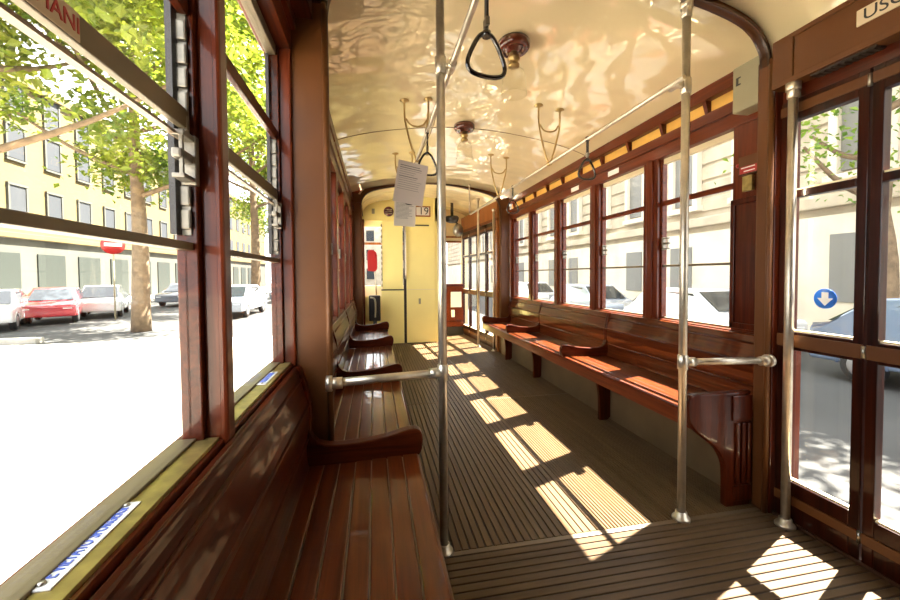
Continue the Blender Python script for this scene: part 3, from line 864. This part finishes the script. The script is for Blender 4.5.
# front wall with windscreen
m = MB()
m.box(.93, 1.72, FRONT, FRONT+.06, 1.72, 2.40); m.box(-.30, .93, FRONT, FRONT+.06, 1.98, 2.40); m.box(-.30, 1.72, FRONT, FRONT+.06, -.05, .93)
m.box(-.30, -.27, FRONT, FRONT+.06, .93, 1.98); m.box(.93, 1.04, FRONT, FRONT+.06, .93, 1.72); m.box(1.60, 1.72, FRONT, FRONT+.06, .93, 1.72)
struct(m, 'wall_front', 'cream_paint', 'cream front wall of the tram around the windscreen', 'wall')
r = thing('window_19', (1.3, FRONT+.03, .93), 'windscreen seen beside the yellow cab door', 'window', kind='structure')
m = MB(); m.box(1.04, 1.60, FRONT+.02, FRONT+.026, .93, 1.72); m.build('pane', 'pane', r)
m = MB(); m.box(-.27, .93, FRONT+.02, FRONT+.026, .93, 1.98); m.build('pane', 'pane', r)
m = MB()
m.box(-.27, .93, FRONT-.004, FRONT+.02, 1.66, 1.70); m.box(1.04, 1.60, FRONT-.006, FRONT+.02, 1.71, 1.745); m.box(1.04, 1.60, FRONT-.012, FRONT+.02, 1.80, 1.83); m.build('top_frame', 'warm_wood', r)
t = thing('dash_panel', (1.3, 6.95, 0), 'varnished wood dash panel under the windscreen', 'panel')
m = MB(); m.box(1.03, 1.60, 6.90, 7.04, .16, .945, .006); m.build('board', 'red_wood', t)
for z in (.25, .90):
    m = MB(); m.box(1.035, 1.595, 6.885, 6.905, z, z+.025, .004); m.build('moulding', 'mahogany', t)
m = MB(); m.box(1.03, 1.60, 6.92, 7.04, .0, .16); m.build('plinth', 'dark_gap', t)
m = MB(); m.box(1.36, 1.56, 6.878, 6.884, .52, .80, .004); o = m.build('notice_board', 'sign_white', loc=(1.46, 6.89, .66)); tag(o, 'white notice fixed to the wood dash panel', 'notice')
m = MB(); m.box(1.37, 1.43, 6.870, 6.8995, .34, .47, .004); o = m.build('switch_box', 'sign_white', loc=(1.4, 6.89, .40)); tag(o, 'small white switch box under the white notice on the dash', 'switch box')
t = thing('driver_mirror', (1.38, 6.40, 1.95), 'round interior mirror hanging from a dark mount near the windscreen', 'mirror')
M = Matrix.Translation((1.40, 6.40, 1.865)) @ Matrix.Rotation(PI/2, 4, 'X') @ Matrix.Scale(1.25, 4, (0,1,0))
m = MB(); m.lathe([(0, .012), (.080, .012), (.090, .006), (.090, -.01), (.05, -.03), (0, -.034)], (0,0,0), 28, M=M); m.build('rim', 'box_grey', t)
m = MB(); m.lathe([(0, .0145), (.078, .0140), (.078, .012), (0, .012)], (0,0,0), 28, M=M); m.build('glass', 'steel', t)
m = MB(); m.lathe([(0, 0), (.10, 0), (.12, -.03), (.10, -.09), (.05, -.11), (0, -.11)], (1.30, 6.42, 2.10), 20); m.tube([(1.30, 6.42, 2.33), (1.30, 6.42, 2.08)], .025, 10); m.tube([(1.33, 6.42, 2.03), (1.40, 6.41, 1.97)], .012, 8); m.build('mount', 'black_rubber', t)
# tapered side with the far folding door
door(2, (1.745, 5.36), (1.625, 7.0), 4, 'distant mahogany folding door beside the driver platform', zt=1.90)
m = MB()
m.prism([(1.745-.02, 5.27), (1.84, 5.27), (1.70, 7.05), (1.60, 7.05)], 'Z', 1.905, 2.16)
m.mi = 1; m.prism([(1.745-.03, 5.27), (1.80, 5.27), (1.66, 7.05), (1.58, 7.05)], 'Z', 1.88, 1.92)
m.mi = 0; m.prism([(1.72, 5.27), (1.84, 5.27), (1.84, 5.36), (1.72, 5.36)], 'Z', 0, 1.92)
struct(m, 'wall_right_front', ['warm_wood', 'red_wood'], 'warm brown fascia and post around the far folding door', 'wall')

# ------------------------------------------------------------------ outside: ground
G = -.75
m = MB(); m.box(-60, -.6, -30, 12.8, G-.2, G); struct(m, 'pavement', 'paving', 'bright sunlit paving outside the near windows', 'pavement')
m = MB(); m.box(-60, -.6, 12.8, 120, G-.2, G-.02); m.box(-.6, 14.0, -30, 120, G-.2, G-.01); struct(m, 'road', 'asphalt', 'grey asphalt road around the tram', 'road')
m = MB(); m.box(-60, -9.5, 13.0, 13.3, G-.02, G+.14, .02); m.box(-60, -17.5, 24.5, 70, G-.02, G+.12); m.box(10.2, 14.2, -30, 120, G-.02, G+.13)
struct(m, 'kerb', 'kerb_stone', 'pale kerb stones and sidewalk edges along the road', 'kerb')

# ------------------------------------------------------------------ outside: buildings
t = thing('yellow_building', (-24, 45, G), 'yellow plastered street building with grey windows across the road', 'building')
m = MB(); m.box(-32, -22, 18, 85, G, 14.0); m.box(-22.0, -21.6, 18, 85, 3.6, 3.95, .05); m.box(-22.0, -21.7, 18, 85, 13.4, 14.0, .05); m.build('wall', 'ochre_wall', t)
m = MB(); m.box(-22.05, -21.9, 18.0, 85, G, 3.6); m.build('ground_floor', 'plinth_wall', t)
for fl, z in enumerate((4.9, 8.6, 11.4)):
    for i in range(22):
        y = 20+2.85*i
        if y > 78: break
        w = MB(); w.box(-22.03, -21.93, y, y+1.15, z, z+2.0, .02); wi = w.build('window', 'window_grey', t)
        if y < 56:
            q = MB(); q.box(-22.0, -21.86, y-.14, y+1.29, z-.18, z-.05); q.box(-22.0, -21.88, y-.12, y, z, z+2.05); q.box(-22.0, -21.88, y+1.15, y+1.27, z, z+2.05); q.box(-22.0, -21.86, y-.14, y+1.29, z+2.0, z+2.14)
            q.build('surround', 'plinth_wall', wi)
for i in range(16):
    y = 19.5+3.6*i
    w = MB(); w.box(-21.95, -21.82, y, y+2.3, G+.1, 2.7, .02); w.build('shop_front', 'shop_dark', t)

t = thing('stone_building', (17, 20, G), 'pale grey stone palace across the street with tall paired windows', 'building')
m = MB(); m.box(14.2, 24, -8, 75, G, 13.0); m.box(13.9, 14.2, -8, 75, 3.15, 3.55, .05); m.box(13.6, 14.2, -8, 75, 12.2, 13.0, .05)
for i in range(12): m.box(14.12, 14.2, -8, 75, 3.8+.68*i, 4.36+.68*i, .03, 1)
m.build('wall', 'stone', t)
m = MB(); m.box(14.0, 14.2, -8, 75, G, 2.9); m.build('ground_floor', 'stone_light', t)
for z, hh in ((4.2, 2.6), (8.6, 2.4)):
    for i in range(18):
        y = -5+3.3*i
        w = MB(); w.box(14.02, 14.16, y, y+1.15, z, z+hh, .02); wi = w.build('window', 'window_pale', t)
        q = MB(); q.box(13.86, 14.15, y-.25, y, z-.1, z+hh+.1, .03); q.box(13.86, 14.15, y+1.15, y+1.4, z-.1, z+hh+.1, .03); q.box(13.75, 14.15, y-.35, y+1.5, z+hh+.1, z+hh+.42, .04); q.box(13.8, 14.15, y-.35, y+1.5, z-.35, z-.1, .03)
        q.build('surround', 'stone_light', wi)
for i in range(16):
    y = -5+3.3*i
    w = MB(); w.box(13.95, 14.05, y+.1, y+1.35, .2, 2.3, .02); w.build('window', 'window_pale', t)

t = thing('corner_building', (4, 75, G), 'distant street front seen through the windscreen', 'building')
m = MB(); m.box(-3, 13, 78, 86, G, 12); m.build('wall', 'stone', t)
for z in (.5, 4.2, 8):
    for i in range(5):
        w = MB(); w.box(-1.5+3*i, 0+3*i, 77.9, 78.0, z, z+2.1); w.build('window', 'window_grey', t)

# ------------------------------------------------------------------ outside: cars
def car(label, loc, rotz, paint, L=4.0, H=1.46, W=1.68):
    t = thing('car', (0,0,0), label, 'car', 'parked cars')
    h = L/2
    side = [(-h, .30), (-h-.02+.02, .62), (-h+.06, .80), (-h+.9*.9, .92), (-h+1.55, H-.06), (-h+1.9, H), (h-1.25, H), (h-.75, H-.10), (h-.22, .98), (h-.04, .90), (h, .60), (h-.02, .30)]
    def section(mb, pts, w0, w1, zsplit):
        tt = bmesh.new(); rows = []
        for yy, k in ((-1, 1), (1, 1)):
            rows.append([tt.verts.new((x, yy*(w0 if z < zsplit else w1)/2, z)) for x, z in pts])
        n = len(pts)
        tt.faces.new(rows[0]); tt.faces.new(rows[1][::-1])
        for i in range(n): tt.faces.new((rows[0][i], rows[1][i], rows[1][(i+1) % n], rows[0][(i+1) % n]))
        bmesh.ops.recalc_face_normals(tt, faces=list(tt.faces))
        ed = [e for e in tt.edges if len(e.link_faces) == 2 and e.calc_face_angle(0) > .3]
        bmesh.ops.bevel(tt, geom=ed, offset=.05, segments=2, profile=.6, affect='EDGES')
        for f in tt.faces: f.smooth = True
        mb._merge(tt)
    b = MB(); section(b, smoothp(side, 2), W, W*.78, .95)
    for sx in (-1, 1):   # wheel arch lips
        for sy in (-1, 1):
            cx = sx*L*.31
            b.tube([(cx+.34*math.cos(a), sy*(W/2-.005), .30+.34*math.sin(a)) for a in [PI*k/10 for k in range(11)]], .025, 6)
    b.build('body', paint, t)
    g = MB()
    for sy in (-1, 1):
        w0, w1 = W*.5*.985, W*.5*.79
        tt = bmesh.new()
        pts = [(-h+1.05, .96, W*.44), (-h+1.62, H-.12, W*.400), (h-1.25, H-.10, W*.400), (h-.55, .98, W*.44)]
        A = [tt.verts.new((x, sy*(y+.012), z)) for x, z, y in pts]; B = [tt.verts.new((x, sy*(y-.03), z)) for x, z, y in pts]
        tt.faces.new(A); tt.faces.new(B[::-1])
        for i in range(4): tt.faces.new((A[i], B[i], B[(i+1) % 4], A[(i+1) % 4]))
        bmesh.ops.recalc_face_normals(tt, faces=list(tt.faces)); g._merge(tt)
    g.build('side_window', 'car_glass', t)
    ws = MB()
    for pts in (((-h+.84, .95), (-h+1.52, H-.07)), ((h-.24, 1.0), (h-.70, H-.12))):
        tt = bmesh.new(); (xa, za), (xb, zb) = pts
        s = -1 if xa < 0 else 1
        A = [tt.verts.new(p) for p in ((xa+s*.03, -W*.40, za), (xa+s*.03, W*.40, za), (xb+s*.03, W*.34, zb), (xb+s*.03, -W*.34, zb))]
        B = [tt.verts.new((v.co.x-s*.05, v.co.y, v.co.z)) for v in A]
        tt.faces.new(A); tt.faces.new(B[::-1])
        for i in range(4): tt.faces.new((A[i], B[i], B[(i+1) % 4], A[(i+1) % 4]))
        bmesh.ops.recalc_face_normals(tt, faces=list(tt.faces)); ws._merge(tt)
    ws.build('windscreen', 'car_glass', t)
    for sx in (-1, 1):
        for sy in (-1, 1):
            M = Matrix.Translation((sx*L*.31, sy*(W/2-.09), .30)) @ Matrix.Rotation(-sy*PI/2, 4, 'X')
            w = MB(); w.lathe([(0, -.09), (.27, -.09), (.30, -.06), (.30, .06), (.28, .095), (.18, .095), (0, .09)], (0,0,0), 24, M=M); wh = w.build('wheel', 'tyre', t)
            w = MB(); w.lathe([(0, .102), (.05, .108), (.17, .100), (.19, .096), (.19, .09), (0, .09)], (0,0,0), 20, M=M); w.build('hubcap', 'hub', wh)
    l = MB()
    for sy in (-1, 1): l.box(-h-.005, -h+.10, sy*W*.36-.16, sy*W*.36+.16, .60, .74, .03)
    l.build('headlamp', 'head_lamp', t)
    l = MB()
    for sy in (-1, 1): l.box(h-.10, h+.012, sy*W*.38-.13, sy*W*.38+.13, .66, .84, .03)
    l.build('tail_lamp', 'lamp_red', t)
    t.location = loc; t.rotation_euler = (0, 0, rotz)
    return t
car('red car parked across the road seen through the nearest window', (-13.6, 19.7, G), math.radians(116), 'car_red', 3.7)
car('white car parked just past the red car across the road', (-13.2, 22.0, G), math.radians(114), 'car_white', 3.9, 1.5)
car('pale car at the left edge of the nearest window, beside the red car', (-14.0, 17.3, G), math.radians(118), 'car_white', 3.7)
car('dark grey car farther along the road beside a tree trunk', (-12.6, 29.0, G), math.radians(90), 'car_grey', 4.1)
car('silver car on the road seen through the narrow window by the brown post', (-6.6, 20.5, G), math.radians(90), 'car_silver', 4.1)
car('dark car farther away behind the silver car in the narrow window', (-6.3, 30.5, G), math.radians(90), 'car_grey', 4.2)
car('white car outside the first sunny window', (8.7, 9.0, G), math.radians(90), 'car_white', 4.2)
car('silver car outside the second sunny window', (8.6, 14.2, G), math.radians(90), 'car_silver', 4.2)
car('white car farther up the street outside the third sunny window', (8.6, 20.2, G), math.radians(90), 'car_white', 4.3)
car('blue-grey car on the street outside the near folding door', (8.7, 3.6, G), math.radians(90), 'car_blue', 4.2)

# ------------------------------------------------------------------ outside: trees
def tree(label, loc, H, R, zlo, n, mat, seed, lean=0., leaf=.24, trunk=.24):
    rng = random.Random(seed)
    x0, y0, z0 = loc
    t = thing('street_tree', loc, label, 'tree', 'street trees')
    tr = MB(); top = z0+H*.72
    tr.tube(smoothp([(x0, y0, z0-.05), (x0+.05+lean*.2, y0, z0+H*.2), (x0-.08+lean*.5, y0+.1, z0+H*.4), (x0+.05+lean, y0-.1, top)], 4),
            [trunk*(1.25-.9*i/12) for i in range(13)], 10)
    tips = []
    for k in range(9):
        a = k*2.4+rng.random(); zb = z0+H*(.28+.045*k); e = R*(.55+.35*rng.random())
        p0 = Vector((x0+lean*.5, y0, zb)); p2 = Vector((x0+lean+e*math.cos(a), y0+e*math.sin(a), zb+e*(.55+.3*rng.random())))
        p1 = (p0+p2)/2+Vector((0, 0, -.25))
        tr.tube(smoothp([tuple(p0), tuple(p1), tuple(p2)], 4), [.09-.008*i for i in range(9)], 7)
        tips.append(p2)
    tr.build('trunk', 'bark', t)
    zc = (zlo+z0+H)/2; rz = (z0+H-zlo)/2
    clumps = []
    for k in range(46):
        while True:
            v = Vector((rng.uniform(-1,1), rng.uniform(-1,1), rng.uniform(-1,1)))
            if .25 < v.length < 1: break
        clumps.append(Vector((x0+lean+v.x*R, y0+v.y*R, zc+v.z*rz)))
    clumps += tips
    verts, faces = [], []
    for k in range(n):
        c = clumps[rng.randrange(len(clumps))]
        p = c+Vector((rng.gauss(0,.62), rng.gauss(0,.62), rng.gauss(0,.48)))
        s = leaf*rng.uniform(.6, 1.25)
        E3 = Euler((rng.uniform(-.9,.9), rng.uniform(-.9,.9), rng.uniform(0, 6.28))).to_matrix()
        i = len(verts)
        for q in ((-.5,0,0), (0,-.32,.10), (.55,0,-.04), (0,.32,.10)):
            verts.append(p + E3 @ (Vector(q)*s))
        faces += [(i, i+1, i+2), (i, i+2, i+3)]
    me = bpy.data.meshes.new('foliage')
    me.from_pydata([tuple(Vector(v)-Vector(loc)) for v in verts], [], faces)
    me.materials.append(MATS[mat])
    o = bpy.data.objects.new('foliage', me); COL.objects.link(o); o.parent = t; o['kind'] = 'stuff'
    return t
tree('leafy street tree whose trunk shows in the nearest window', (-8.0, 15.2, G), 16.5, 5.6, 4.9, 34000, 'leaf', 3)
tree('bright green street tree overhanging the left edge of the nearest window', (-8.0, 8.9, G), 14.0, 5.4, 4.2, 34000, 'leaf', 5)
tree('tall street tree seen through the narrow window by the brown post', (-6.9, 24.5, G), 21.0, 5.4, 4.2, 28000, 'leaf', 8)
tree('green street tree above the near folding door', (10.7, 6.35, G), 10.5, 2.2, 5.2, 9000, 'leaf_dark', 11, leaf=.15)
tree('distant street tree farther along beside the yellow building', (-7.5, 37, G), 17, 5.0, 4.0, 9000, 'leaf', 14, leaf=.25)

# street signs
def pole_sign(name, label, x, y, z, r, mat, bar):
    t = thing(name, (x, y, G), label, 'sign')
    m = MB(); m.tube([(x, y, G), (x, y, z+r)], .03, 10); m.build('post', 'box_grey', t)
    d = Vector((0, 0, 1.1)) - Vector((x, y, z)); yaw = math.atan2(d.y, d.x)
    M = Matrix.Translation((x, y, z)) @ Matrix.Rotation(yaw, 4, 'Z') @ Matrix.Translation((.05, 0, 0)) @ Matrix.Rotation(PI/2, 4, 'Y')
    m = MB(); m.lathe([(0, 0), (r, 0), (r, .02), (0, .022)], (0,0,0), 28, M=M); m.build('disc', mat, t)
    if bar:
        M2 = Matrix.Translation((x, y, z)) @ Matrix.Rotation(yaw, 4, 'Z')
        m = MB(); m.box(.072, .080, -r*.7, r*.7, -r*.17, r*.17, M=M2); m.build('bar', 'sign_white', t)
    return t
pole_sign('road_sign', 'round red no-entry sign standing by the parked white car', -11.2, 19.4, 2.55, .42, 'signal_red', True)

# ------------------------------------------------------------------ light
w = bpy.data.worlds.new('sky'); S.world = w; w.use_nodes = True
nt = w.node_tree; bg = nt.nodes['Background']
bg.inputs['Color'].default_value = (.93, .96, 1.0, 1); bg.inputs['Strength'].default_value = 1.0
sd = bpy.data.lights.new('sun', 'SUN'); sd.energy = 15; sd.angle = math.radians(.5); sd.color = (1.0, .94, .83)
so = bpy.data.objects.new('sun', sd); COL.objects.link(so)
dirv = Vector((-1, -.40, -1.60)).normalized()
so.rotation_euler = dirv.to_track_quat('-Z', 'Y').to_euler(); so.location = (20, 8, 32)

# ------------------------------------------------------------------ camera
F_PX = 385.0
yaw = math.atan(75.5/F_PX); pit = math.radians(1.7); roll = math.radians(-.4)
fw = Vector((math.sin(yaw)*math.cos(pit), math.cos(yaw)*math.cos(pit), -math.sin(pit)))
rt = Vector((math.cos(yaw), -math.sin(yaw), 0)); up = rt.cross(fw)
rt2 = rt*math.cos(roll)+up*math.sin(roll); up2 = up*math.cos(roll)-rt*math.sin(roll)
cd = bpy.data.cameras.new('camera'); cam = bpy.data.objects.new('camera', cd); COL.objects.link(cam)
Mc = Matrix((rt2, up2, -fw)).transposed().to_4x4(); Mc.translation = (0, 0, 1.1)
cam.matrix_world = Mc
cd.sensor_width = 36; cd.sensor_fit = 'HORIZONTAL'; cd.lens = F_PX/900*36
cd.shift_x = -(450.11-450)/900; cd.shift_y = (286.9-300)/900
cd.clip_start = .02; cd.clip_end = 400
S.camera = cam

vs = S.view_settings
S.display_settings.display_device = 'sRGB'
vs.view_transform = 'Standard'; vs.look = 'None'; vs.gamma = 1; vs.use_curve_mapping = False
vs.exposure = 2.7
S.cycles.transparent_max_bounces = 32
S.cycles.max_bounces = 14; S.cycles.diffuse_bounces = 6; S.cycles.glossy_bounces = 6
S.cycles.sample_clamp_indirect = 6
